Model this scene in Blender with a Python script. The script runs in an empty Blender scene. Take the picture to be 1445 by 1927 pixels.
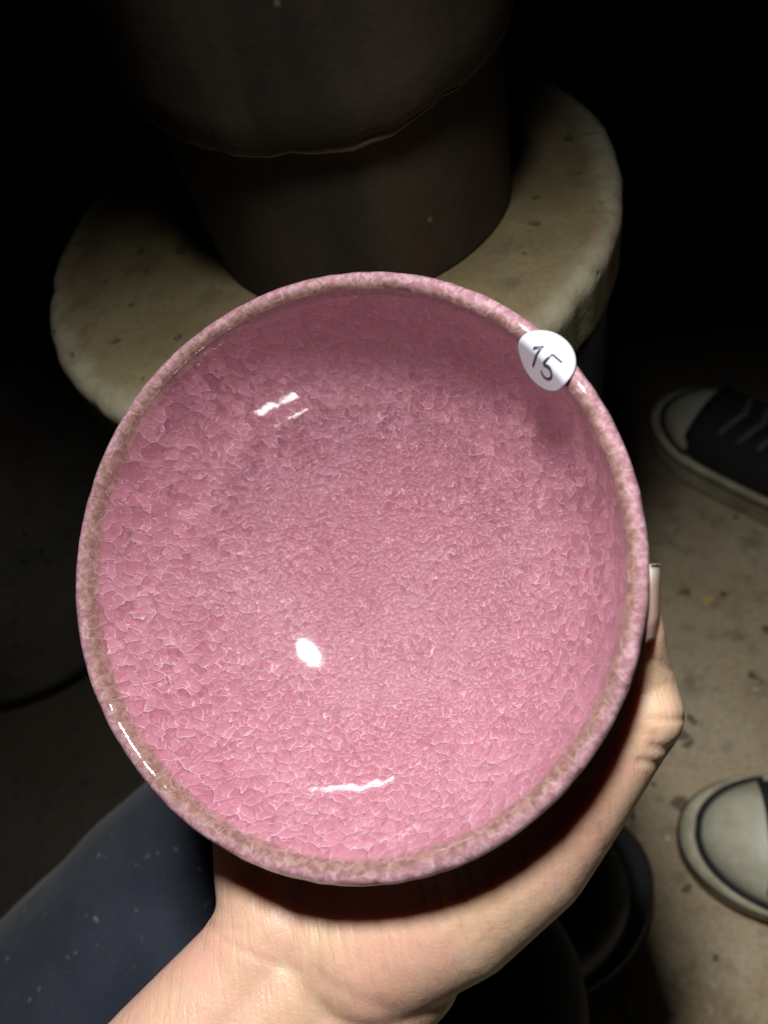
import bpy, bmesh, math, random
import numpy as np
from mathutils import Vector, Matrix

random.seed(7)
rng = np.random.default_rng(7)
scene = bpy.context.scene
COL = scene.collection

# ------------------------------------------------------------------ camera
# lens of a phone: focal length 1402 photo pixels; the vertical runs to photo point (1063, 1876)
F_PX, PW, PH = 1402.0, 1445.0, 1927.0
CAM_H = 0.54
down = Vector((1063 - PW / 2, -(1876 - PH / 2), -F_PX)).normalized()
up_c = -down
view_c = Vector((0, 0, -1))
fwd_c = (view_c - up_c * view_c.dot(up_c)).normalized()
right_c = fwd_c.cross(up_c)
ROT = Matrix((right_c, fwd_c, up_c))            # camera -> world
CAM = Vector((0, 0, CAM_H))
cam_data = bpy.data.cameras.new('camera')
cam = bpy.data.objects.new('camera', cam_data)
COL.objects.link(cam)
cam.matrix_world = Matrix.Translation(CAM) @ ROT.to_4x4()
cam_data.sensor_fit = 'VERTICAL'
cam_data.sensor_height = 36.0
cam_data.sensor_width = 27.0
cam_data.lens = F_PX / PH * 36.0
cam_data.clip_start = 0.01
cam_data.clip_end = 60.0
cam_data.dof.use_dof = True
cam_data.dof.focus_distance = 0.186
cam_data.dof.aperture_fstop = cam_data.lens / 2.3
scene.camera = cam


def from_cam(x, y, z):
    """camera space with y down and z forward, metres -> world"""
    return CAM + ROT @ Vector((x, y * -1.0, -z))


def at(px, py, z):
    return from_cam((px - PW / 2) / F_PX * z, (py - PH / 2) / F_PX * z, z)


def on_height(px, py, h):
    d = ROT @ Vector(((px - PW / 2) / F_PX, -(py - PH / 2) / F_PX, -1.0))
    return CAM + d * ((h - CAM_H) / d.z)


# ------------------------------------------------------------------ world and torch light
world = bpy.data.worlds.new('World')
scene.world = world
world.use_nodes = True
bg = world.node_tree.nodes['Background']
bg.inputs['Color'].default_value = (0.75, 0.85, 1.0, 1)
bg.inputs['Strength'].default_value = 0.0012

SC = 68.0 / 65.0
LIGHT = from_cam(-0.0440 * SC, -0.1737 * SC, -0.0679 * SC)
AIM = on_height(2800, 10300, 0.0)
spot = bpy.data.lights.new('torch', 'SPOT')
spot.energy = 13.6
spot.color = (1.0, 0.985, 0.96)
spot.shadow_soft_size = 0.024
spot.spot_size = math.radians(153)
spot.spot_blend = 1.0
torch = bpy.data.objects.new('torch', spot)
COL.objects.link(torch)
torch.location = LIGHT
torch.rotation_euler = (AIM - LIGHT).to_track_quat('-Z', 'Y').to_euler()

vs = scene.view_settings
vs.view_transform = 'Standard'
vs.look = 'None'
vs.exposure = 0.0
vs.gamma = 1.0
vs.use_curve_mapping = False
scene.cycles.max_bounces = 10
scene.cycles.glossy_bounces = 6
scene.cycles.sample_clamp_indirect = 6.0


# ------------------------------------------------------------------ helpers
def tag(o, label=None, cat=None, group=None, kind=None):
    if label: o['label'] = label
    if cat: o['category'] = cat
    if group: o['group'] = group
    if kind: o['kind'] = kind
    return o


def mesh_obj(name, verts, faces, mat, parent=None, smooth=True):
    me = bpy.data.meshes.new(name)
    me.from_pydata([tuple(v) for v in verts], [], faces)
    me.update()
    if smooth:
        me.polygons.foreach_set('use_smooth', [True] * len(me.polygons))
    o = bpy.data.objects.new(name, me)
    COL.objects.link(o)
    if mat: me.materials.append(mat)
    if parent:
        o.parent = parent
        o.matrix_parent_inverse = parent.matrix_world.inverted()
    return o


def empty(name, loc):
    o = bpy.data.objects.new(name, None)
    o.empty_display_size = 0.02
    COL.objects.link(o)
    o.location = loc
    o.matrix_world = Matrix.Translation(loc)
    return o


def lathe(profile, seg, wob=None, closed_start=False, closed_end=False):
    verts, faces = [], []
    n = len(profile)
    for i in range(seg):
        a = 2 * math.pi * i / seg
        ca, sa = math.cos(a), math.sin(a)
        for j, (r, z) in enumerate(profile):
            dr, dz = wob(a, r, z) if wob else (0, 0)
            verts.append(((r + dr) * ca, (r + dr) * sa, z + dz))
    for i in range(seg):
        k = (i + 1) % seg
        for j in range(n - 1):
            faces.append((i * n + j, k * n + j, k * n + j + 1, i * n + j + 1))
    if closed_start: faces.append([i * n for i in range(seg)][::-1])
    if closed_end: faces.append([i * n + n - 1 for i in range(seg)])
    return verts, faces


class NT:
    """tiny node-tree builder"""
    def __init__(self, name):
        self.m = bpy.data.materials.new(name)
        self.m.use_nodes = True
        self.t = self.m.node_tree
        self.t.nodes.clear()
        self.out = self.t.nodes.new('ShaderNodeOutputMaterial')
        self.p = self.t.nodes.new('ShaderNodeBsdfPrincipled')
        self.t.links.new(self.p.outputs[0], self.out.inputs[0])
        self.co = self.t.nodes.new('ShaderNodeTexCoord').outputs['Object']

    def put(self, sock, v):
        if isinstance(v, bpy.types.NodeSocket): self.t.links.new(v, sock)
        elif v is not None:
            if sock.type == 'RGBA' and len(v) == 3: v = (*v, 1)
            sock.default_value = v

    def node(self, typ, ins=None, **kw):
        n = self.t.nodes.new(typ)
        for k, v in kw.items(): setattr(n, k, v)
        for k, v in (ins or {}).items(): self.put(n.inputs[k], v)
        return n

    def math(self, op, a, b=None, c=None, clamp=False):
        n = self.node('ShaderNodeMath', operation=op, use_clamp=clamp)
        for i, v in enumerate((a, b, c)):
            if v is not None: self.put(n.inputs[i], v)
        return n.outputs[0]

    def vmath(self, op, a, b=None, scale=None):
        n = self.node('ShaderNodeVectorMath', operation=op)
        self.put(n.inputs[0], a)
        if b is not None: self.put(n.inputs[1], b)
        if scale is not None: self.put(n.inputs['Scale'], scale)
        return n.outputs['Value'] if op in ('DOT_PRODUCT', 'LENGTH', 'DISTANCE') else n.outputs[0]

    def noise(self, vec, scale, detail=4, rough=0.55, col=False):
        n = self.node('ShaderNodeTexNoise', {'Vector': vec, 'Scale': scale, 'Detail': detail, 'Roughness': rough})
        return n.outputs['Color' if col else 'Fac']

    def vor(self, vec, scale, feature='F1', rnd=1.0):
        return self.node('ShaderNodeTexVoronoi', {'Vector': vec, 'Scale': scale, 'Randomness': rnd}, feature=feature)

    def ramp(self, x, lo, hi, a=0.0, b=1.0, smooth=True):
        n = self.node('ShaderNodeMapRange', interpolation_type='SMOOTHSTEP' if smooth else 'LINEAR')
        for i, v in enumerate((x, lo, hi, a, b)): self.put(n.inputs[i], v)
        return n.outputs[0]

    def mix(self, f, a, b, mode='MIX'):
        n = self.node('ShaderNodeMix', data_type='RGBA', blend_type=mode)
        self.put(n.inputs['Factor'], f); self.put(n.inputs['A'], a); self.put(n.inputs['B'], b)
        return n.outputs['Result']

    def fmix(self, f, a, b):
        n = self.node('ShaderNodeMix', data_type='FLOAT')
        self.put(n.inputs['Factor'], f); self.put(n.inputs['A'], a); self.put(n.inputs['B'], b)
        return n.outputs['Result']

    def bump(self, h, dist, strength=1.0, normal=None):
        n = self.node('ShaderNodeBump', {'Height': h, 'Distance': dist, 'Strength': strength})
        if normal is not None: self.put(n.inputs['Normal'], normal)
        return n.outputs[0]

    def set(self, **kw):
        for k, v in kw.items(): self.put(self.p.inputs[k.replace('_', ' ')], v)
        return self.m


# ------------------------------------------------------------------ materials
def glaze_material():
    g = NT('crackle_glaze')
    co = g.co
    sep = g.node('ShaderNodeSeparateXYZ', {0: co})
    x, y, z = sep.outputs
    rad = g.math('SQRT', g.math('ADD', g.math('MULTIPLY', x, x), g.math('MULTIPLY', y, y)))
    # unroll the bowl: distance from the well's middle, direction round the axis
    chord = g.vmath('LENGTH', g.vmath('SUBTRACT', co, (0, 0, -0.0525)))
    flat = g.vmath('SCALE', g.vmath('MULTIPLY', co, (1, 1, 0)), scale=g.math('DIVIDE', chord, g.math('MAXIMUM', rad, 1e-4)))
    n2d = lambda sc, amp: g.vmath('SCALE', g.vmath('SUBTRACT', g.node('ShaderNodeTexNoise', {'Vector': flat, 'Scale': sc, 'Detail': 2, 'Roughness': .6}, noise_dimensions='2D').outputs['Color'], (.5, .5, .5)), scale=amp)
    wco = g.vmath('ADD', g.vmath('ADD', flat, n2d(480, .0011)), n2d(95, .0058))

    def flake(scale, tilt, lw):
        v = g.node('ShaderNodeTexVoronoi', {'Vector': wco, 'Scale': scale}, feature='F1', voronoi_dimensions='2D')
        e = g.node('ShaderNodeTexVoronoi', {'Vector': wco, 'Scale': scale}, feature='DISTANCE_TO_EDGE', voronoi_dimensions='2D').outputs['Distance']
        d = g.vmath('SCALE', g.vmath('SUBTRACT', wco, v.outputs['Position']), scale=scale)
        rd = g.vmath('SUBTRACT', v.outputs['Color'], (0.5, 0.5, 0.5))
        dirv = g.vmath('ADD', g.vmath('SCALE', rd, scale=1.1), tilt)
        grad = g.vmath('DOT_PRODUCT', d, dirv)
        rnd = g.node('ShaderNodeSeparateColor', {0: v.outputs['Color']}).outputs[2]
        line = g.math('MULTIPLY', g.ramp(e, 0.0, lw, 1, 0), g.ramp(grad, -0.15, 0.35))  # flake tilt shaded in colour: edges lit on one side, dark opposite
        dark = g.math('MULTIPLY', g.ramp(e, 0.0, 0.26, 1, 0), g.ramp(grad, 0.10, -0.35))
        core = g.ramp(v.outputs['Distance'], 0.34, 0.04)
        return dict(e=e, grad=grad, rnd=rnd, line=line, dark=dark, core=core, col=v.outputs['Color'])

    T = (0.1, -0.75, 0)
    big, mid, fin = flake(225, T, .06), flake(430, T, .09), flake(800, T, .13)
    patch = g.noise(co, 170, 2, 0.7)
    t = g.math('ADD', g.math('MULTIPLY', chord, 1 / 0.083), g.math('MULTIPLY', g.math('SUBTRACT', patch, 0.5), 1.5))
    wbig = g.ramp(t, 0.80, 0.86)
    wmid = g.ramp(t, 0.47, 0.53)

    def blend(k):
        return g.fmix(wbig, g.fmix(wmid, fin[k], mid[k]), big[k])
    line, dark, core, rnd, grad = (blend(k) for k in ('line', 'dark', 'core', 'rnd', 'grad'))
    # a second, deeper set of finer cracks seen through the clear glaze
    line = g.math('MAXIMUM', line, g.math('MULTIPLY', g.fmix(wbig, fin['line'], mid['line']), g.ramp(patch, .42, .6, .15, .75)))
    dark = g.math('MAXIMUM', dark, g.math('MULTIPLY', g.fmix(wbig, fin['dark'], mid['dark']), 0.55))

    pink_a, pink_b = (0.395, 0.142, 0.19, 1), (0.47, 0.218, 0.275, 1)
    col = g.mix(g.math('ADD', g.math('MULTIPLY', rnd, 0.5), g.math('MULTIPLY', g.ramp(grad, -.3, .4), 0.5)), pink_a, pink_b)
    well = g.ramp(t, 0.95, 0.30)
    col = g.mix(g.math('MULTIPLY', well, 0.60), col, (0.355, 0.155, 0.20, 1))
    drift = g.noise(co, 26, 3, .55)
    col = g.mix(g.ramp(drift, .40, .66, 0, .45), col, (0.36, 0.12, 0.165, 1))
    col = g.mix(g.ramp(drift, .52, .30, 0, .35), col, (0.50, 0.25, 0.31, 1))
    col = g.mix(g.math('MULTIPLY', core, 0.34), col, (0.45, 0.105, 0.15, 1))
    col = g.mix(g.math('MULTIPLY', dark, 0.80), col, (0.235, 0.09, 0.13, 1))
    col = g.mix(g.math('MULTIPLY', line, 0.82), col, (0.76, 0.515, 0.60, 1))
    # lip: the glaze thins to brown clay just inside the edge, milky mottled pink over the edge
    mott = g.noise(co, 620, 3, 0.7)
    mott2 = g.noise(co, 150, 2, 0.6)
    zz = g.math('ADD', z, g.math('MULTIPLY', g.math('SUBTRACT', mott2, 0.5), 0.0026))
    brown = g.ramp(zz, -0.0046, -0.0026)
    lipc = g.mix(g.ramp(mott, 0.36, 0.64), (0.175, 0.090, 0.074, 1), (0.30, 0.17, 0.152, 1))
    lipc = g.mix(g.math('MULTIPLY', big['line'], 0.5), lipc, (0.54, 0.39, 0.39, 1))
    edge_r = g.math('ADD', rad, g.math('MULTIPLY', g.math('SUBTRACT', mott2, 0.5), 0.0030))
    outer = g.ramp(edge_r, 0.0643, 0.0664)
    milky = g.mix(g.ramp(mott, 0.38, 0.68), (0.31, 0.145, 0.175, 1), (0.47, 0.29, 0.325, 1))
    milky = g.mix(g.math('MULTIPLY', big['line'], 0.6), milky, (0.64, 0.47, 0.51, 1))
    lipc = g.mix(outer, lipc, milky)
    col = g.mix(brown, col, lipc)
    col = g.mix(1.0, col, (.88, .89, .89, 1), 'MULTIPLY')
    # each flake lies at a slightly different tilt under a smooth clear coat
    tilt = g.mix(wbig, g.mix(wmid, fin['col'], mid['col']), big['col'])
    geo = g.node('ShaderNodeNewGeometry').outputs['Normal']
    nb = g.vmath('NORMALIZE', g.vmath('ADD', geo, g.vmath('SCALE', g.vmath('SUBTRACT', tilt, (.5, .5, .5)), scale=.24)))
    smooth_n = g.bump(g.noise(co, 300, 2, 0.6), 0.00012, g.fmix(brown, .20, .75))
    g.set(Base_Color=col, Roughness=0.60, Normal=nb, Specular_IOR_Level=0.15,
          Coat_Weight=1.0, Coat_Roughness=0.05, Coat_IOR=1.95, Coat_Normal=smooth_n)
    return g.m


def skin_material():
    g = NT('skin')
    co = g.co
    n1, n2, n4 = g.noise(co, 34, 4, 0.6), g.noise(co, 120, 4, 0.65), g.noise(g.vmath('ADD', co, (2, 1, 3)), 55, 3, .6)
    col = g.mix(g.ramp(n1, 0.35, 0.66), (0.60, 0.42, 0.29, 1), (0.62, 0.37, 0.285, 1))
    col = g.mix(g.math('MULTIPLY', g.ramp(n2, 0.48, 0.70), 0.55), col, (0.55, 0.315, 0.225, 1))
    col = g.mix(g.math('MULTIPLY', g.ramp(n4, 0.54, 0.72), 0.40), col, (0.52, 0.42, 0.34, 1))
    col = g.mix(1.0, col, (.90, .885, .87, 1), 'MULTIPLY')
    fine = g.noise(co, 1300, 3, 0.65)
    wc = g.vmath('ADD', co, g.vmath('SCALE', g.noise(co, 260, 3, 0.6, True), scale=0.0025))
    cr = g.vor(wc, 900, 'DISTANCE_TO_EDGE').outputs['Distance']
    h = g.math('ADD', g.math('MULTIPLY', fine, 0.5), g.math('MULTIPLY', g.ramp(cr, 0, 0.14), 0.3))
    h = g.math('ADD', h, g.math('MULTIPLY', g.noise(co, 210, 3, .6), 1.6))
    e1, e2, e3 = (ROT @ Vector(q) for q in ((.97, .22, 0), (-.22, .97, 0), (0, 0, 1)))
    lv = g.node('ShaderNodeCombineXYZ', {0: g.math('MULTIPLY', g.vmath('DOT_PRODUCT', co, tuple(e1)), 520), 1: g.math('MULTIPLY', g.vmath('DOT_PRODUCT', co, tuple(e2)), 75), 2: g.math('MULTIPLY', g.vmath('DOT_PRODUCT', co, tuple(e3)), 110)}).outputs[0]
    ln = g.noise(lv, 1.0, 3, .6)
    h = g.math('ADD', h, g.math('MULTIPLY', g.ramp(ln, .38, .50), .8))
    nb = g.bump(h, 0.00016, 0.65)
    g.set(Base_Color=col, Roughness=g.ramp(n2, .3, .7, .36, .52), Normal=nb, Specular_IOR_Level=0.45,
          Subsurface_Weight=0.7, Subsurface_Radius=(1.0, 0.45, 0.17), Subsurface_Scale=0.0050)
    return g.m


def nail_material():
    g = NT('nail')
    # pale free edge, pinkish plate; local x runs along the nail
    x = g.node('ShaderNodeSeparateXYZ', {0: g.co}).outputs[0]
    n = g.noise(g.co, 700, 3)
    t = g.ramp(g.math('ADD', x, g.math('MULTIPLY', n, 0.001)), 0.0045, 0.0075)
    col = g.mix(t, (0.55, 0.37, 0.31, 1), (0.68, 0.61, 0.52, 1))
    g.set(Base_Color=col, Roughness=0.32, Subsurface_Weight=0.3, Subsurface_Radius=(1, .5, .4), Subsurface_Scale=0.001)
    return g.m


def concrete_material(name, a, b, stain, dark, scale=1.0):
    g = NT(name)
    co = g.co
    n1, n2, n3 = g.noise(co, 7 * scale, 5, .6), g.noise(co, 45 * scale, 5, .65), g.noise(co, 300 * scale, 4, .6)
    col = g.mix(g.ramp(n1, .35, .65), a, b)
    col = g.mix(g.math('MULTIPLY', g.ramp(g.noise(g.vmath('ADD', co, (3, 5, 1)), 9 * scale, 4, .6), .5, .68), .75), col, stain)
    col = g.mix(g.math('MULTIPLY', g.ramp(n2, .48, .72), .5), col, dark)
    v = g.vor(g.vmath('ADD', co, g.vmath('SCALE', g.noise(co, 60 * scale, 2, .6, True), scale=.02 / scale)), 75 * scale)
    vr = g.node('ShaderNodeSeparateColor', {0: v.outputs['Color']}).outputs[0]
    pit = g.math('MULTIPLY', g.ramp(v.outputs['Distance'], .16, .30, 1, 0), g.ramp(vr, .80, .86))
    col = g.mix(g.math('MULTIPLY', pit, .75), col, dark)
    col = g.mix(g.math('MULTIPLY', g.ramp(n3, .35, .7), .25), col, dark)
    h = g.math('SUBTRACT', g.math('ADD', g.math('MULTIPLY', n2, .6), g.math('MULTIPLY', n3, .3)), pit)
    g.set(Base_Color=col, Roughness=.88, Specular_IOR_Level=.2, Normal=g.bump(h, (.0026 / scale), .8))
    return g


def floor_material():
    g = concrete_material('dusty_concrete_floor', (.47, .375, .24, 1), (.55, .46, .32, 1), (.41, .29, .165, 1), (.075, .06, .045, 1), 1.0)
    co = g.co
    base = g.p.inputs['Base Color'].links[0].from_socket

    def spots(base, off, scale, thr, size, c):
        wc = g.vmath('ADD', g.vmath('ADD', co, off), g.vmath('SCALE', g.noise(co, 110, 3, .6, True), scale=.012))
        v = g.vor(wc, scale)
        r = g.node('ShaderNodeSeparateColor', {0: v.outputs['Color']}).outputs[1]
        m = g.math('MULTIPLY', g.ramp(v.outputs['Distance'], size * .55, size, 1, 0), g.ramp(r, thr, thr + .03))
        return g.mix(m, base, c)
    base = spots(base, (1.1, .3, .2), 34, .92, .22, (.16, .13, .09, 1))
    base = spots(base, (.2, 4.3, .2), 70, .84, .20, (.13, .105, .075, 1))
    base = spots(base, (2.2, .9, .7), 42, .86, .15, (.30, .33, .62, 1))
    base = spots(base, (5.2, 1.9, .7), 38, .86, .18, (.62, .44, .14, 1))
    base = spots(base, (7.2, 2.9, .1), 90, .88, .20, (.62, .60, .55, 1))
    # shade painted into the floor colour, black towards the left
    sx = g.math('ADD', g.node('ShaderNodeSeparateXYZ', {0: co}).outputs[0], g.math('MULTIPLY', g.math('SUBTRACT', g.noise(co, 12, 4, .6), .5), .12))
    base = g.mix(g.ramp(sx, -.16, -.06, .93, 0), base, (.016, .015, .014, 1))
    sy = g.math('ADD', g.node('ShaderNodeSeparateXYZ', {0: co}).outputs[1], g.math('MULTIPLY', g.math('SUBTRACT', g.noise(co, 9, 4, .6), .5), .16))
    base = g.mix(g.ramp(sy, .19, .37, 0, .9), base, (.060, .048, .032, 1))  # shade painted in again, darkening the floor towards the far side
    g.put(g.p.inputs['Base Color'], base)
    return g.m


def metal_material():
    g = NT('sooty_metal')
    co = g.co
    st = g.node('ShaderNodeMapping', {'Vector': co, 'Scale': (1, 1, .25)}).outputs[0]
    n1, n2 = g.noise(st, 14, 5, .6), g.noise(co, 160, 4, .65)
    col = g.mix(g.ramp(n1, .35, .68), (.022, .018, .013, 1), (.066, .050, .032, 1))
    col = g.mix(g.math('MULTIPLY', g.ramp(g.noise(co, 16, 4, .6), .48, .68), .6), col, (.075, .038, .028, 1))
    v = g.vor(co, 70)
    r = g.node('ShaderNodeSeparateColor', {0: v.outputs['Color']}).outputs[0]
    sp = g.math('MULTIPLY', g.ramp(v.outputs['Distance'], .07, .14, 1, 0), g.ramp(r, .88, .9))
    col = g.mix(sp, col, (.22, .19, .15, 1))
    g.set(Base_Color=col, Roughness=.62, Specular_IOR_Level=.3, Normal=g.bump(n2, .0008, .4))
    return g.m


def cloth_material():
    g = NT('navy_cloth')
    co = g.co
    w = g.node('ShaderNodeTexWave', {'Vector': co, 'Scale': 210, 'Distortion': 1.2, 'Detail': 2, 'Detail Scale': 2}).outputs['Fac']
    n = g.noise(co, 30, 4, .6)
    fz = g.noise(co, 900, 4, .7)
    col = g.mix(g.ramp(n, .35, .65), (.017, .022, .035, 1), (.028, .034, .050, 1))
    col = g.mix(g.math('MULTIPLY', w, .35), col, (.055, .062, .082, 1))
    col = g.mix(g.math('MULTIPLY', g.ramp(fz, .5, .75), .4), col, (.075, .085, .11, 1))
    lc = g.node('ShaderNodeMapping', {'Vector': g.vmath('ADD', co, g.vmath('SCALE', g.noise(co, 160, 3, .6, True), scale=.010)), 'Scale': (1, 1, .55), 'Rotation': (.5, .3, .2)}).outputs[0]
    v = g.vor(lc, 210)
    r = g.node('ShaderNodeSeparateColor', {0: v.outputs['Color']}).outputs[0]
    lint = g.math('MULTIPLY', g.ramp(v.outputs['Distance'], .08, .24, 1, 0), g.ramp(r, .80, .95))
    col = g.mix(g.math('MULTIPLY', lint, .5), col, (.30, .32, .36, 1))
    h = g.math('ADD', g.math('MULTIPLY', w, .5), g.math('MULTIPLY', fz, .7))
    g.set(Base_Color=col, Roughness=.9, Specular_IOR_Level=.15, Normal=g.bump(h, .0004, .6), Sheen_Weight=.12, Sheen_Roughness=.5)
    return g.m


def plain(name, c, rough, var=.25, scale=40, bump=.0004, dirt=None):
    g = NT(name)
    n = g.noise(g.co, scale, 5, .65)
    n2 = g.noise(g.co, scale * 9, 3, .6)
    d = dirt or tuple(q * (1 - var) for q in c[:3])
    col = g.mix(g.ramp(n, .38, .68), (*c[:3], 1), (*d[:3], 1))
    g.set(Base_Color=col, Roughness=rough, Normal=g.bump(g.math('ADD', n, g.math('MULTIPLY', n2, .4)), bump, .5))
    return g.m


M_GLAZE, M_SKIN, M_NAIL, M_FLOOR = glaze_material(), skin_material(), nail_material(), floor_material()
M_CONC = concrete_material('rough_concrete', (.135, .104, .050, 1), (.225, .182, .100, 1), (.20, .105, .040, 1), (.075, .06, .04, 1), 1.6).m
def pale_edge(m, r0, r1, c):
    g = NT.__new__(NT); g.m = m; g.t = m.node_tree
    g.p = next(n for n in g.t.nodes if n.type == 'BSDF_PRINCIPLED')
    co = next(n for n in g.t.nodes if n.type == 'TEX_COORD').outputs['Object']
    rad = g.vmath('LENGTH', g.vmath('MULTIPLY', co, (1, 1, 0)))
    rad = g.math('ADD', rad, g.math('MULTIPLY', g.math('SUBTRACT', g.noise(co, 38, 4, .65), .5), .014))
    base = g.p.inputs['Base Color'].links[0].from_socket
    g.put(g.p.inputs['Base Color'], g.mix(g.math('MULTIPLY', g.ramp(rad, r0, r1), g.ramp(g.noise(co, 130, 4, .6), .3, .6, .35, .9)), base, c))


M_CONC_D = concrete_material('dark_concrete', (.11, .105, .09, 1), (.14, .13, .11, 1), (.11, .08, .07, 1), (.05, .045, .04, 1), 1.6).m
M_METAL, M_CLOTH = metal_material(), cloth_material()
M_CEMENT = plain('dry_cement', (.25, .22, .16), .9, .35, 120)
M_RUBBER_CREAM = plain('cream_rubber', (.56, .52, .38), .55, .3, 26, .0003, (.30, .26, .17))
M_RUBBER_TOE = plain('grey_green_rubber', (.58, .56, .43), .5, .3, 22, .0003, (.38, .36, .27))
M_CANVAS = plain('black_canvas', (.018, .018, .02), .85, .3, 200, .0005)
M_LACE = plain('grey_laces', (.12, .115, .105), .85, .4, 200)
M_RUBBER_BLACK = plain('dark_grey_rubber', (.075, .077, .085), .55, .35, 60)
M_BLACK = plain('black_leather', (.010, .010, .011), .45, .3, 80)
M_PAPER = plain('white_label_paper', (.49, .50, .545), .38, .04, 300, .00002)
M_INK = plain('dark_ink', (.022, .018, .04), .5, .2, 300)

# ------------------------------------------------------------------ floor
fl_v, fl_f = [], []
NX = 40
for i in range(NX + 1):
    for j in range(NX + 1):
        fl_v.append(((i / NX - .5) * 7, (j / NX - .5) * 7 + .5, 0))
for i in range(NX):
    for j in range(NX):
        a = i * (NX + 1) + j
        fl_f.append((a, a + NX + 1, a + NX + 2, a + 1))
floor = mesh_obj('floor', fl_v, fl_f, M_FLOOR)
tag(floor, 'dusty brown concrete floor with paint flecks and dark spots', kind='structure')

# ------------------------------------------------------------------ concrete base and metal pipe
BASE_H = 0.365


def fit_disc(pts, h):
    """circle on the plane z=h through photo points"""
    P = np.array([on_height(x, y, h)[:2] for x, y in pts])
    A = np.c_[2 * P, np.ones(len(P))]
    s = np.linalg.lstsq(A, (P ** 2).sum(1), rcond=None)[0]
    return s[0], s[1], math.sqrt(s[2] + s[0] ** 2 + s[1] ** 2)


bxc, byc, brad = fit_disc([(85, 520), (110, 640), (165, 735), (215, 780), (1180, 380), (1165, 460), (1110, 560), (1030, 150), (1130, 230), (955, 108), (985, 122), (88, 480), (1172, 330)], BASE_H)


def lump(seed, amp, freq=5):
    ph = np.random.default_rng(seed).uniform(0, 6.28, 12)
    def w(a, r, z):
        s = sum(math.sin(a * (k + 2) + ph[k]) / (k + 2) for k in range(9))
        return amp * s, amp * .5 * math.sin(a * 7 + ph[10])
    return w


def drum(name, x, y, r, h, mat, seed, thick):
    prof = [(0.02, h)]
    ch = .006
    for t in np.linspace(0.1, 1, 26): prof.append(((r - ch - .001) * t, h))
    for t in np.linspace(0, math.pi / 2, 7): prof.append((r - ch + ch * math.sin(t), h - ch + ch * math.cos(t)))
    zb = h - thick
    for t in np.linspace(.1, 1, 12): prof.append((r, (h - ch) * (1 - t) + zb * t))
    lm = lump(seed, .0011)
    prn = np.random.default_rng(seed)
    nx = [(prn.uniform(0, 6.28), prn.uniform(.025, .10), prn.uniform(.0004, .0016)) for _ in range(46)]
    def wob(a, rr, z):
        dr, dz = lm(a, rr, z)
        e = max(0, 1 - abs(rr - r) / .03) * max(0, 1 - abs(z - h) / .05)
        c = 0
        for a0, wd, dp in nx:
            d = (a - a0 + math.pi) % (2 * math.pi) - math.pi
            c += dp * math.exp(-(d / wd) ** 2)
        k = rr / r
        return dr * k - e * c * .6, 0
    v, f = lathe(prof, 320, wob, True, True)
    o = mesh_obj(name, v, f, mat)
    o.location = (x, y, 0)
    return o


barrel = empty('concrete_filled_barrel', (bxc, byc, 0))
top = drum('concrete_fill', 0, 0, brad, BASE_H, M_CONC, 3, .025)
top.parent = barrel
pale_edge(M_CONC, brad * .88, brad * .97, (.30, .28, .195, 1))
v, f = lathe([(brad - .005, .0), (brad - .004, .02), (brad - .004, BASE_H - .026), (brad - .007, BASE_H - .024), (brad - .012, BASE_H - .024), (brad - .012, .0)], 160)
o = mesh_obj('barrel_wall', v, f, M_BLACK); o.parent = barrel
tag(barrel, 'round barrel filled with pale concrete that carries the dark metal pipe', 'barrel')

# pipe: footprint through photo points where it meets the base
pxc, pyc, prad = fit_disc([(440, 515), (408, 440), (953, 380), (925, 445), (860, 505)], BASE_H)
pipe = empty('metal_pipe', (pxc, pyc, BASE_H))
seam_h = None
best = 1e9
for hh in np.linspace(.05, .35, 121):           # height of the seam seen at (505, 298)
    p = on_height(505, 298, BASE_H + hh)
    d = abs(math.hypot(p.x - pxc, p.y - pyc) - prad)
    if d < best and p.y < pyc: best, seam_h = d, hh
PIPE_TOP = 0.75
lmp0 = lump(11, .0007)
sn = np.random.default_rng(4).uniform(0, 6.28, 8)


def sag(a):
    return .0022 + .0045 * abs(math.cos(a)) ** 1.5 - .0012 * math.cos(a) + .0005 * math.sin(9 * a + sn[0]) + .0004 * math.sin(17 * a + sn[1]) + .0003 * math.sin(31 * a + sn[2])


lmp = lambda a, r, z: (lmp0(a, r, z)[0], sag(a) * min(1, max(0, z / seam_h)))
v, f = lathe([(prad, t) for t in np.linspace(.001, seam_h - .001, 16)], 160, lmp)
o = mesh_obj('lower_section', v, f, M_METAL, None); o.location = (pxc, pyc, BASE_H); o.parent = pipe; o.location = (0, 0, 0)
v, f = lathe([(prad - .002, seam_h + .001), (prad + .0035, seam_h), (prad + .005, seam_h + .003), (prad + .0045, seam_h + .012)] + [(prad + .004, t) for t in np.linspace(seam_h + .03, PIPE_TOP, 24)] + [(prad - .01, PIPE_TOP), (prad - .012, seam_h)], 160, lmp)
o = mesh_obj('upper_section', v, f, M_METAL, None); o.parent = pipe
# crumbs of cement squeezed out along the seam
vs_, fs_ = [], []
for k in range(64):
    a = 2 * math.pi * k / 64
    rr = .0004 + .0010 * max(0, math.sin(a * 3 + 1) + math.sin(a * 7) * .6)
    for q in range(6):
        b = 2 * math.pi * q / 6
        R_ = prad + .0012 + rr * math.cos(b)
        vs_.append((R_ * math.cos(a), R_ * math.sin(a), seam_h - .0015 + sag(a) + rr * math.sin(b)))
for k in range(64):
    for q in range(6):
        fs_.append((k * 6 + q, ((k + 1) % 64) * 6 + q, ((k + 1) % 64) * 6 + (q + 1) % 6, k * 6 + (q + 1) % 6))
o = mesh_obj('seam', vs_, fs_, M_CEMENT, None); o.parent = pipe
tag(pipe, 'dark sooty metal pipe with a cement seam standing on concrete base', 'pipe')

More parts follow.
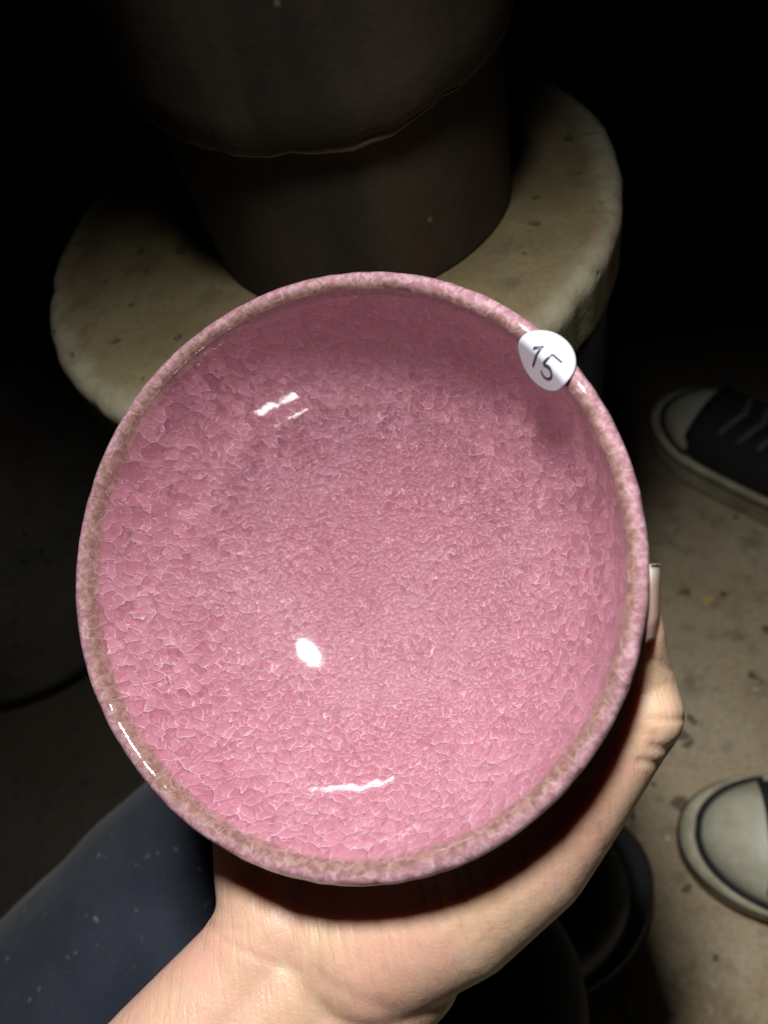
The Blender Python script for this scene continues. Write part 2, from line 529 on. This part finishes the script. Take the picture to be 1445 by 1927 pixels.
# second drum, unlit, at the left
DRUM_H, DRUM_R = .25, .17
dp = on_height(96, 540, DRUM_H)
dd = Vector((-.887 - dp.x, .531 - dp.y, 0)).normalized() * DRUM_R
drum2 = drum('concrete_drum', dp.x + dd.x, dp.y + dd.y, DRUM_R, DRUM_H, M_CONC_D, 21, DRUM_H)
tag(drum2, 'dark round drum standing in shadow beside the pale concrete base', 'drum')

# ------------------------------------------------------------------ bowl
K = 68 / 60
BN = Vector((-.3075, .127, .943)).normalized()                  # axis in camera space (y up)
BC = from_cam(-.0113 * K, .0098 * K, .146 * K)
bz = (ROT @ BN).normalized()
bx = (ROT @ Vector((1, 0, 0))); bx = (bx - bz * bx.dot(bz)).normalized()
by = bz.cross(bx)
BMAT = Matrix((bx, by, bz)).transposed().to_4x4()
BMAT.translation = BC
R_IN, DEPTH, POW = .0608 * SC, .050 * SC, 2.6
R_BIG = R_IN * 1.005
E0 = math.sqrt(1 - (R_IN / R_BIG) ** POW)
AMP = DEPTH / (1 - E0)
R_OUT = .068
THICK = .0042


def inner_z(r): return -AMP * (math.sqrt(max(0, 1 - (r / R_BIG) ** POW)) - E0)
def outer_z(r): return -(DEPTH + THICK) * math.sqrt(max(0, 1 - (r / (R_OUT - .0004)) ** 2.25))


bw = np.random.default_rng(5).uniform(0, 6.28, 40)
def bowl_wob(a, r, z):
    k = (r / R_OUT) ** 4
    s = .00022 * math.sin(2 * a + bw[0]) + .00018 * math.sin(3 * a + bw[1]) + .00010 * math.sin(5 * a + bw[2])
    for q in range(10): s += .000018 * math.sin((11 + 7 * q) * a + bw[q + 4])
    dz = .0003 * math.sin(2 * a + bw[3]) + .00012 * math.sin(7 * a + bw[17])
    for q in range(10): dz += .000018 * math.sin((13 + 8 * q) * a + bw[q + 20])
    return s * k, dz * k


inner_prof = [(R_IN * math.sin(t), None) for t in np.linspace(0.004, 1.0, 130)]
inner_prof = [(R_IN * .993 * math.sin(t * math.pi / 2), None) for t in np.linspace(.003, 1, 150)]
inner_prof = [(r, inner_z(r)) for r, _ in inner_prof]
r_join = inner_prof[-1][0]
z_join = inner_prof[-1][1]
# lip: from the inner wall over a rounded edge and down the outside
z_end = -.010
lipc_r, lipc_z, lip_rad = (R_IN + R_OUT) / 2, -.0021, (R_OUT - R_IN) / 2
rim_prof = [(r_join, z_join)]
for z in (np.linspace(z_join, lipc_z, 7)[1:-1] if z_join < lipc_z else []):
    t = (z - z_join) / (lipc_z - z_join)
    rim_prof.append((r_join + (R_IN - r_join) * t, z))
for t in np.linspace(math.pi, 0, 19):
    rim_prof.append((lipc_r + lip_rad * math.cos(t), lipc_z + lip_rad * 1.0 * math.sin(t)))
r_o = (R_OUT - .0004) * (1 - (z_end / (DEPTH + THICK)) ** 2) ** (1 / 2.25)
for t in np.linspace(0.2, 1, 5):
    z = lipc_z + (z_end - lipc_z) * t
    rim_prof.append(((lipc_r + lip_rad) * (1 - t) + r_o * t, z))
outer_prof = []
for t in np.linspace(0, 1, 40):
    r = r_o + (.028 - r_o) * t
    outer_prof.append((r, outer_z(r)))
outer_prof[0] = rim_prof[-1]
zf = outer_prof[-1][1]

v1, f1 = lathe(inner_prof, 360, bowl_wob, True, False)
v2, f2 = lathe(outer_prof, 360, bowl_wob)
bowl = mesh_obj('bowl', v1 + v2, f1 + [tuple(i + len(v1) for i in q) for q in f2], M_GLAZE)
bowl.matrix_world = BMAT
v, f = lathe(rim_prof, 360, bowl_wob)
o = mesh_obj('rim', v, f, M_GLAZE); o.parent = bowl
o['label'] = 'brown edged milky pink lip of the bowl'
foot = [(.028, zf), (.0272, zf - .004), (.0268, zf - .0075), (.0255, zf - .0085), (.0235, zf - .0085), (.0225, zf - .0075), (.022, zf - .002), (.001, zf - .0015)]
v, f = lathe(foot, 120, None, False, True)
o = mesh_obj('foot_ring', v, f, M_GLAZE); o.parent = bowl
tag(bowl, 'pink crackle glazed ceramic bowl held tilted in the hand', 'bowl')

# ------------------------------------------------------------------ sticker over the rim
def photo_to_bowl_angle(px, py, z=0.0):
    d = ROT @ Vector(((px - PW / 2) / F_PX, -(py - PH / 2) / F_PX, -1.0))
    inv = BMAT.inverted()
    o_, q = inv @ CAM, inv.to_3x3() @ d
    t = (z - o_.z) / q.z
    p = o_ + q * t
    return math.atan2(p.y, p.x), math.hypot(p.x, p.y)


s_ang, s_r = photo_to_bowl_angle(1031, 672)
# arc-length table of the section: inner wall -> lip -> outside
sec = inner_prof[90:] + rim_prof[1:]
sec_s = [0.0]
for (r0, z0), (r1, z1) in zip(sec, sec[1:]): sec_s.append(sec_s[-1] + math.hypot(r1 - r0, z1 - z0))
i_top = max(range(len(sec)), key=lambda i: sec[i][1])
S_TOP = sec_s[i_top]
secr, secz = [p[0] for p in sec], [p[1] for p in sec]


def section(s):
    r, z = np.interp(s, sec_s, secr), np.interp(s, sec_s, secz)
    e = .0006
    dr = np.interp(s + e, sec_s, secr) - np.interp(s - e, sec_s, secr)
    dz = np.interp(s + e, sec_s, secz) - np.interp(s - e, sec_s, secz)
    L = math.hypot(dr, dz)
    return r, z, -dz / L, dr / L


STK_R = .0070
CREASE = .0013        # fold line, measured across the label from its middle
FOLD_R, FOLD_Z = R_IN + .0006, lipc_z + lip_rad * .92 + .0008
A_IN, A_OUT = math.radians(62), math.radians(-13)


def stick(u, v, lift):
    """u along the rim, v across it (outwards), metres -> bowl space; stiff paper folded over the lip"""
    q = v - CREASE
    bend = .0011
    n = 24
    dr = dz = 0.0
    th = A_IN + (A_OUT - A_IN) * .5
    for i in range(n):
        p = q * (i + .5) / n
        th = A_IN + (A_OUT - A_IN) * min(1, max(0, (p + bend) / (2 * bend)))
        dr += math.cos(th) * q / n; dz += math.sin(th) * q / n
    th = A_IN + (A_OUT - A_IN) * min(1, max(0, (q + bend) / (2 * bend)))
    nr, nz = -math.sin(th), math.cos(th)
    a = s_ang - u / R_IN
    r, z = FOLD_R + dr + nr * lift, FOLD_Z + dz + nz * lift
    # the label keeps flat along the rim: follow the chord a little
    sag = R_IN * (1 - math.cos(u / R_IN)) * .35
    r += sag
    return (r * math.cos(a), r * math.sin(a), z)


def disc_grid(radius, n_r, n_a, lift):
    vv, ff = [stick(0, 0, lift)], []
    for i in range(1, n_r + 1):
        for j in range(n_a):
            a = 2 * math.pi * j / n_a
            vv.append(stick(radius * i / n_r * math.cos(a), radius * i / n_r * math.sin(a), lift))
    for j in range(n_a): ff.append((0, 1 + j, 1 + (j + 1) % n_a))
    for i in range(n_r - 1):
        for j in range(n_a):
            p, q = 1 + i * n_a, 1 + (i + 1) * n_a
            ff.append((p + j, q + j, q + (j + 1) % n_a, p + (j + 1) % n_a))
    return vv, ff


va, fa = disc_grid(STK_R, 14, 64, .00022)
vb, fb = disc_grid(STK_R, 14, 64, 0.0)
nb_ = len(va)
faces = fa + [tuple(i + nb_ for i in q[::-1]) for q in fb]
ring = 1 + 13 * 64
for j in range(64):
    k = (j + 1) % 64
    faces.append((ring + j, nb_ + ring + j, nb_ + ring + k, ring + k))
sticker = mesh_obj('sticker', va + vb, faces, M_PAPER)
sticker.matrix_world = BMAT
tag(sticker, 'round white paper sticker numbered 15 folded over the bowl rim', 'sticker')


def stroke(name, pts, width):
    # smooth polyline -> ribbon on the label
    P = np.array(pts, float)
    Q = []
    for i in range(len(P) - 1):
        for t in np.linspace(0, 1, 12, endpoint=False): Q.append(P[i] * (1 - t) + P[i + 1] * t)
    Q.append(P[-1]); Q = np.array(Q)
    T = np.gradient(Q, axis=0); T /= np.linalg.norm(T, axis=1)[:, None] + 1e-12
    Nn = np.c_[-T[:, 1], T[:, 0]]
    vv, ff = [], []
    for k, (q, n) in enumerate(zip(Q, Nn)):
        w = width / 2 * (1 - .25 * k / len(Q))
        for s in (-1, 1): vv.append(stick(*(q + n * w * s), .00030))
    for i in range(len(Q) - 1): ff.append((2 * i, 2 * i + 1, 2 * i + 3, 2 * i + 2))
    o = mesh_obj(name, vv, ff, M_INK)
    o.parent = sticker
    return o


mm = .001
TURN = math.radians(3)
def tw(pts, ox, oy, s):
    c, sn = math.cos(TURN), math.sin(TURN)
    return [((ox + x * s) * mm * c - (oy + y * s) * mm * sn, (ox + x * s) * mm * sn + (oy + y * s) * mm * c) for x, y in pts]
stroke('numeral', tw([(-.55, .55), (-.1, 1.0), (0, 1.15), (0.0, .3), (0.0, -1.1)], -1.9, -.1, 2.5), .00062)
five = [(.62, 1.15), (-.42, 1.12), (-.52, .18)] + [(.02 + .62 * math.cos(a), -.42 + .66 * math.sin(a)) for a in np.linspace(math.radians(128), math.radians(-150), 16)]
stroke('numeral', tw(five, 1.75, -.1, 2.5), .00062)


# ------------------------------------------------------------------ person: hand and forearm, trouser leg, shoe
person = empty('person', Vector((-.15, -.25, 0)))
tag(person, 'person in navy trousers and black shoe holding the pink bowl in bare hand', 'person')


def icos(sub=3):
    bm = bmesh.new()
    bmesh.ops.create_icosphere(bm, subdivisions=sub, radius=1)
    v = np.array([q.co[:] for q in bm.verts]); f = [tuple(x.index for x in q.verts) for q in bm.faces]
    bm.free()
    return v, f


ICO_V, ICO_F = icos(3)


def blobs_mesh(name, chains, voxel, smooth_it, mat, parent):
    """union of tapered round chains, remeshed into ONE continuous smooth surface"""
    V, Fc = [], []
    n = 0
    for ch in chains:
        for (p, r), (q, s) in zip(ch, ch[1:]):
            L = (Vector(q) - Vector(p)).length
            k = max(2, int(L / (min(r, s) * .22)) + 1)
            for t in np.linspace(0, 1, k):
                c = np.array(p) * (1 - t) + np.array(q) * t
                V.append(ICO_V * (r * (1 - t) + s * t) + c)
                Fc.append(np.array(ICO_F) + n); n += len(ICO_V)
    V = np.concatenate(V); Fc = np.concatenate(Fc)
    me = bpy.data.meshes.new(name)
    me.from_pydata(V.tolist(), [], Fc.tolist())
    o = bpy.data.objects.new(name, me); COL.objects.link(o)
    rm = o.modifiers.new('r', 'REMESH'); rm.mode = 'VOXEL'; rm.voxel_size = voxel
    sm = o.modifiers.new('s', 'SMOOTH'); sm.factor = .5; sm.iterations = smooth_it
    dg = bpy.context.evaluated_depsgraph_get()
    me2 = bpy.data.meshes.new_from_object(o.evaluated_get(dg))
    o.modifiers.clear()
    o.data = me2
    bpy.data.meshes.remove(me)
    me2.name = name
    me2.materials.clear(); me2.materials.append(mat)
    me2.polygons.foreach_set('use_smooth', [True] * len(me2.polygons))
    if parent:
        o.parent = parent
        o.matrix_parent_inverse = parent.matrix_world.inverted()
    return o


def N(px, py, z, r): return (tuple(at(px, py, z)), r)


def under(ang_deg, r, cr, lift=0.0):
    """node of radius cr touching the bowl's outside at profile radius r; angle 0 = photo right, 90 = photo up"""
    a = math.radians(ang_deg)
    z = outer_z(r); e = .0005
    dz = (outer_z(r + e) - outer_z(r - e)) / (2 * e)
    L = math.hypot(dz, 1)
    nr, nz = dz / L, -1 / L
    d = cr + lift
    rr, zz = r + nr * d, z + nz * d
    return (tuple(BMAT @ Vector((rr * math.cos(a), rr * math.sin(a), zz))), cr)


chains = []
# forearm: two bones side by side
chains.append([N(60, 2330, .170, .021), N(313, 2013, .183, .0180), N(470, 1835, .190, .0165), N(535, 1735, .193, .0165)])
chains.append([N(330, 2390, .170, .021), N(505, 2010, .186, .0190), N(640, 1880, .190, .0180), N(745, 1800, .190, .0175)])
chains.append([N(190, 2360, .170, .021), N(420, 2010, .184, .0185), N(560, 1850, .189, .0175)])
# heel of the hand, palm running up underneath the bowl
chains.append([N(535, 1735, .193, .0165), N(520, 1640, .200, .0165), under(-118, .058, .015), under(-128, .045, .013), under(-150, .030, .010, .008)])
chains.append([N(640, 1760, .190, .0180), N(660, 1640, .198, .018), under(-98, .057, .016), under(-95, .043, .014), under(-95, .026, .011, .009)])
chains.append([N(745, 1770, .188, .0180), N(800, 1640, .195, .018), under(-78, .057, .016), under(-70, .045, .014), under(-60, .030, .011, .009)])
chains.append([N(700, 1780, .189, .0180), N(860, 1650, .190, .018), under(-60, .058, .016), under(-45, .047, .013), under(-25, .035, .010, .008)])
# thenar and thumb along the wall
chains.append([N(700, 1770, .187, .019), N(850, 1690, .182, .0185), N(980, 1590, .177, .0165), N(1085, 1480, .172, .0128), N(1160, 1390, .168, .0105), N(1203, 1340, .166, .0096), N(1204, 1295, .167, .0080), N(1206, 1240, .163, .0060), N(1213, 1190, .1575, .0042), N(1212, 1130, .1545, .0030), N(1212, 1112, .1535, .0026)])
chains.append([N(1203, 1330, .168, .0090), N(1195, 1260, .173, .0070), N(1192, 1190, .174, .0050), N(1196, 1125, .168, .0038)])
chains.append([N(860, 1650, .188, .018), N(960, 1560, .184, .016), N(1060, 1450, .178, .012)])
# four fingers wrapped beneath
for base_a, base_r, path in (
        (-25, .035, [(5, .040, .0088), (30, .050, .0082), (48, .056, .0070), (58, .059, .0062)]),
        (-60, .030, [(25, .030, .0092), (68, .042, .0086), (82, .054, .0075), (88, .060, .0064)]),
        (-95, .026, [(150, .028, .0090), (118, .042, .0084), (110, .054, .0073), (108, .060, .0063)]),
        (-150, .030, [(170, .036, .0082), (150, .046, .0075), (142, .055, .0066), (138, .060, .0058)])):
    ch = [under(base_a, base_r, .010, .008)]
    for k, (a, r, cr) in enumerate(path): ch.append(under(a, r, cr, .009 if k == 0 and r < .033 else .001))
    chains.append(ch)

hand = blobs_mesh('hand', chains, .00075, 30, M_SKIN, person)
hand['label'] = 'bare hand and forearm, thumb pressed against the bowl'

# creases pressed into the skin: polylines in photo points, width and depth in mm
hv = np.empty(len(hand.data.vertices) * 3); hand.data.vertices.foreach_get('co', hv); hv = hv.reshape(-1, 3)
hn = np.empty_like(hv); hand.data.vertices.foreach_get('normal', hn.reshape(-1)) if False else None
hn = np.array([v.normal[:] for v in hand.data.vertices])
HM = np.array(hand.matrix_world); wv = hv @ HM[:3, :3].T + HM[:3, 3]
Rm = np.array(ROT); cv = (wv - np.array(CAM)) @ Rm                # camera space
pp = np.c_[PW / 2 + F_PX * cv[:, 0] / -cv[:, 2], PH / 2 - F_PX * cv[:, 1] / -cv[:, 2]]
front = ((wv - np.array(CAM)) * hn).sum(1) < 0.002
def seg_dist(P, a, b):
    a, b = np.array(a, float), np.array(b, float)
    t = np.clip(((P - a) @ (b - a)) / ((b - a) @ (b - a)), 0, 1)
    return np.linalg.norm(P - (a + t[:, None] * (b - a)), axis=1), t
disp = np.zeros(len(hv))
for pts, w, dpt in (
        ([(1225, 1352), (1262, 1356), (1300, 1352)], 7, 0.33),
        ([(1190, 1310), (1230, 1300), (1255, 1285)], 6, 0.11),
        ([(1228, 1405), (1250, 1412), (1290, 1398)], 9, 0.45),
        ([(1205, 1432), (1240, 1440), (1275, 1430)], 8, 0.42),
        ([(1190, 1375), (1235, 1385)], 6, .15),
        ([(385, 1735), (430, 1775), (480, 1800), (560, 1830)], 9, .28),
        ([(375, 1725), (400, 1740), (450, 1750)], 8, .25),
        ([(600, 1835), (660, 1880), (740, 1905)], 18, .35),
        ([(1230, 1240), (1262, 1262)], 6, .2)):
    dm = np.full(len(hv), 1e9)
    for a, b in zip(pts, pts[1:]): dm = np.minimum(dm, seg_dist(pp, a, b)[0])
    disp -= front * dpt * .001 * np.exp(-(dm / w) ** 2)
# fine wrinkles across the thenar
for k in range(18):
    x0 = 560 + k * 33 + rng.uniform(-8, 8); y0 = 1715 - k * 9 + rng.uniform(-10, 10)
    d, t = seg_dist(pp, (x0, y0), (x0 + 22 + rng.uniform(-10, 10), y0 + 120 + rng.uniform(-30, 30)))
    disp -= front * .00016 * np.exp(-(d / 5.5) ** 2)
hv += hn * disp[:, None]
hand.data.vertices.foreach_set('co', hv.reshape(-1)); hand.data.update()

# thumb nail: curved plate, local x along the nail, z out of it
nail_o = at(1240, 1134, .1512)
nx_ = (at(1244, 1060, .1500) - at(1240, 1200, .1522)).normalized()
nz_ = (ROT @ Vector((.86, 0.03, .51))).normalized(); nz_ = (nz_ - nx_ * nz_.dot(nx_)).normalized()
ny_ = nz_.cross(nx_)
vv, ff = [], []
NL, NW = 18, 14
for layer in (0, 1):
    for i in range(NL + 1):
        t = i / NL
        for j in range(NW + 1):
            u = j / NW * 2 - 1
            x = -.0075 + .0155 * t
            hw = .0049 * (1 - .10 * t) * (.75 + .25 * min(1, t * 4))
            kt = max(0, (t - .6) / .4)
            x += .0010 * u * kt - (max(0, -u) ** 2) * .0022 * kt - (max(0, u) ** 3) * .0004 * kt
            ang = u * .95
            vv.append((x, hw * math.sin(ang) / math.sin(.95), hw * .62 * (math.cos(ang) - 1) - layer * .00035 - .0006 * (1 - min(1, t * 3.5))))
n1_ = (NL + 1) * (NW + 1)
for i in range(NL):
    for j in range(NW):
        a = i * (NW + 1) + j
        ff.append((a, a + NW + 1, a + NW + 2, a + 1))
        ff.append((n1_ + a, n1_ + a + 1, n1_ + a + NW + 2, n1_ + a + NW + 1))
for j in range(NW):
    for i in (0, NL):
        a = i * (NW + 1) + j
        ff.append((a, a + 1, n1_ + a + 1, n1_ + a))
for i in range(NL):
    for j in (0, NW):
        a = i * (NW + 1) + j; b = a + NW + 1
        ff.append((a, b, n1_ + b, n1_ + a))
nail = mesh_obj('thumb_nail', vv, ff, M_NAIL)
for pl in nail.data.polygons:
    if pl.index >= 2 * NL * NW: pl.use_smooth = False
NM = Matrix((nx_, ny_, nz_)).transposed().to_4x4(); NM.translation = nail_o
nail.matrix_world = NM
bpy.context.view_layer.update()
nail.parent = hand
nail.matrix_parent_inverse = hand.matrix_world.inverted()

# trouser leg: thigh from the lower left, knee behind the bowl, shin down to the shoe
SHOE_AT = on_height(1085, 1650, .03)
leg_ch = [[N(-330, 2480, .36, .085), N(204, 1925, .37, .074), N(329, 1780, .375, .071), N(470, 1620, .38, .066), N(560, 1560, .40, .062)],
          [N(470, 1640, .39, .064), N(560, 1640, .46, .060), N(760, 1800, .58, .056), (tuple(on_height(900, 1880, .12)), .052)]]
leg = blobs_mesh('trouser_leg', leg_ch, .0045, 16, M_CLOTH, person)
tx = bpy.data.textures.new('folds', 'CLOUDS'); tx.noise_scale = .06
dm_ = leg.modifiers.new('folds', 'DISPLACE'); dm_.texture = tx; dm_.strength = .006; dm_.texture_coords = 'GLOBAL'


# ------------------------------------------------------------------ shoes
def outline(t, L, wh, wt):
    """half width of a shoe sole at t (0 heel .. 1 toe)"""
    heel = math.sqrt(max(0, 1 - ((.16 - t) / .16) ** 2)) if t < .16 else 1
    toe = math.sqrt(max(0, 1 - ((t - .74) / .26) ** 2)) if t > .74 else 1
    mid = wh + (wt - wh) * (1 / (1 + math.exp(-(t - .45) * 11)))
    return mid * heel * toe


def shoe_layers(name, L, wh, wt, layers, mat, parent, t0=0.0, t1=1.0, seg=44):
    """closed loft of the sole outline; layers: (inset, z, nose shift)"""
    ts = [t0 + (t1 - t0) * (1 - math.cos(math.pi * i / seg)) / 2 for i in range(seg + 1)]
    vv, ff = [], []
    for (ins, zf_, ) in layers:
        row = [(t, 1) for t in ts] + [(t, -1) for t in ts[::-1][1:-1]]
        for t, s in row:
            w = max(0.0, outline(t, L, wh, wt) - 0)
            cx_ = (t - .5) * L
            k = 1 - ins
            vv.append(((cx_ - .02 * L) * k + .02 * L if True else cx_, s * w * k, zf_(t) if callable(zf_) else zf_))
    n = len(vv) // len(layers)
    for a in range(len(layers) - 1):
        for j in range(n):
            ff.append((a * n + j, a * n + (j + 1) % n, (a + 1) * n + (j + 1) % n, (a + 1) * n + j))
    ff.append(list(range(n))[::-1])
    ff.append([(len(layers) - 1) * n + j for j in range(n)])
    o = mesh_obj(name, vv, ff, mat)
    o.parent = parent
    return o


def dome(name, L, wh, wt, t0, t1, top, zb, ins, mat, parent, nu=40, nv=26, thick=.003, inset_end=0.0):
    """domed upper between t0 and t1; top(t) = height of the ridge"""
    vv, ff = [], []
    for i in range(nu + 1):
        t = t0 + (t1 - t0) * (1 - math.cos(math.pi * i / nu)) / 2
        tt = min(max(t, .0005), .9995)
        w = max(.0004, outline(tt, L, wh, wt) * (1 - ins))
        for j in range(nv + 1):
            a = math.pi * j / nv
            y = w * math.copysign(abs(math.cos(a)) ** .8, math.cos(a))
            k = math.sqrt(max(0, w / max(wh, wt)))
            vv.append((((tt - .5) * L - .02 * L) * (1 - ins) + .02 * L, y, zb + (top(tt) - zb) * (max(0.0, math.sin(a)) ** .75) * min(1, k * 1.12)))
    for i in range(nu):
        for j in range(nv):
            a = i * (nv + 1) + j
            ff.append((a, a + 1, a + nv + 2, a + nv + 1))
    o = mesh_obj(name, vv, ff, mat)
    o.parent = parent
    sd = o.modifiers.new('thickness', 'SOLIDIFY'); sd.thickness = thick; sd.offset = -1
    return o


def shoe_frame(toe, heel_dir_pt):
    """matrix: +x from heel to toe on the floor"""
    d = Vector((toe.x - heel_dir_pt.x, toe.y - heel_dir_pt.y, 0)).normalized()
    return d, math.atan2(d.y, d.x)


def tube(name, pts, r, mat, parent, seg=8):
    pts = [Vector(p) for p in pts]
    vv, ff = [], []
    for i, p in enumerate(pts):
        t = (pts[min(i + 1, len(pts) - 1)] - pts[max(i - 1, 0)]).normalized()
        a = t.orthogonal().normalized() if abs(t.z) > .9 else Vector((0, 0, 1)).cross(t).normalized()
        b = t.cross(a)
        for k in range(seg):
            an = 2 * math.pi * k / seg
            vv.append(p + a * r * math.cos(an) + b * r * math.sin(an))
    for i in range(len(pts) - 1):
        for k in range(seg):
            ff.append((i * seg + k, i * seg + (k + 1) % seg, (i + 1) * seg + (k + 1) % seg, (i + 1) * seg + k))
    ff.append(list(range(seg))[::-1]); ff.append([(len(pts) - 1) * seg + k for k in range(seg)])
    o = mesh_obj(name, vv, ff, mat); o.parent = parent
    return o


def sneaker(toe_pt, heel_pt, label):
    d, rz = shoe_frame(toe_pt, heel_pt)
    L, wh, wt = .235, .032, .0405
    c = Vector((toe_pt.x, toe_pt.y, 0)) - d * (L * .5)
    root = empty('sneaker', c)
    root.rotation_euler = (0, 0, rz)
    tag(root, label, 'sneaker')
    shoe_layers('sole', L, wh, wt, [(.02, .0), (.0, .004), (-.012, .012), (-.012, .024), (0.0, .029), (.05, .030), (.12, .0285)], M_RUBBER_CREAM, root)
    shoe_layers('sole_stripe', L, wh, wt, [(-.016, .0215), (-.020, .0222), (-.020, .0238), (-.016, .0245)], M_CANVAS, root)
    dome('toe_cap', L, wh, wt, .83, 1.0, lambda t: .030 + .024 * math.sqrt(max(0, 1 - ((t - .74) / .27) ** 2)), .027, .085, M_RUBBER_TOE, root)
    dome('upper', L, wh, wt, .02, .845, lambda t: .056 + .045 * max(0, (.62 - t) / .62), .026, .095, M_CANVAS, root)
    tube('toe_seam', [((.83 - .5) * L - .0035, y, .030 + .0305 * math.sqrt(max(0, 1 - (y / .034) ** 2)) ) for y in np.linspace(-.030, .030, 17)], .0022, M_CANVAS, root)
    pip = [(t, 1) for t in np.linspace(.82, .9995, 26)] + [(t, -1) for t in np.linspace(.9995, .82, 26)[1:]]
    tube('toe_piping', [(((t - .5) * L - .02 * L) * .925 + .02 * L, sg * outline(t, L, wh, wt) * .925, .0315) for t, sg in pip], .0021, M_CANVAS, root)
    for k in range(5):
        t = .70 - k * .065
        zt = .058 + .045 * max(0, (.62 - t) / .62)
        tube('lace', [((t - .5) * L + .006 * (abs(y) / .02), y, zt + .0025 - (y / .05) ** 2 * .03) for y in np.linspace(-.022, .022, 9)], .0028, M_LACE, root)
    # ankle opening with sock
    v, f = lathe([(.030, .09), (.034, .10), (.033, .13), (.031, .135), (.001, .134)], 32, None)
    v = [(p[0] * 1.25 - .075, p[1], p[2]) for p in v]
    o = mesh_obj('sock', v, f, M_CANVAS); o.parent = root
    return root


sneaker(on_height(1277, 1572, .015), on_height(1800, 1640, .015), 'cream soled black sneaker with pale rubber toe cap on lit floor')
sneaker(on_height(1236, 775, .015), on_height(1640, 985, .015), 'dim sneaker with grey laces standing in the dark beside the bowl rim')

# the photographer's own black shoe below the hand
tpt, hpt = on_height(1203, 1600, .015), on_height(820, 1800, .015)
d, rz = shoe_frame(tpt, hpt)
L = .27
sc_ = Vector((tpt.x, tpt.y, 0)) - d * (L * .5)
shoe = empty('shoe', sc_)
shoe.rotation_euler = (0, 0, rz)
shoe_layers('sole', L, .038, .052, [(.02, 0), (0, .004), (-.01, .012), (-.005, .028), (.03, .031), (.09, .029)], M_RUBBER_BLACK, shoe)
dome('upper', L, .038, .052, .02, 1.0, lambda t: .034 + .026 * math.sqrt(max(0, 1 - max(0, (t - .6) / .41) ** 2)) + .035 * max(0, (.55 - t) / .55), .027, .10, M_BLACK, shoe)
bpy.context.view_layer.update()
shoe.parent = person
shoe.matrix_parent_inverse = person.matrix_world.inverted()
shoe['label'] = 'black shoe with dark grey rubber edge'
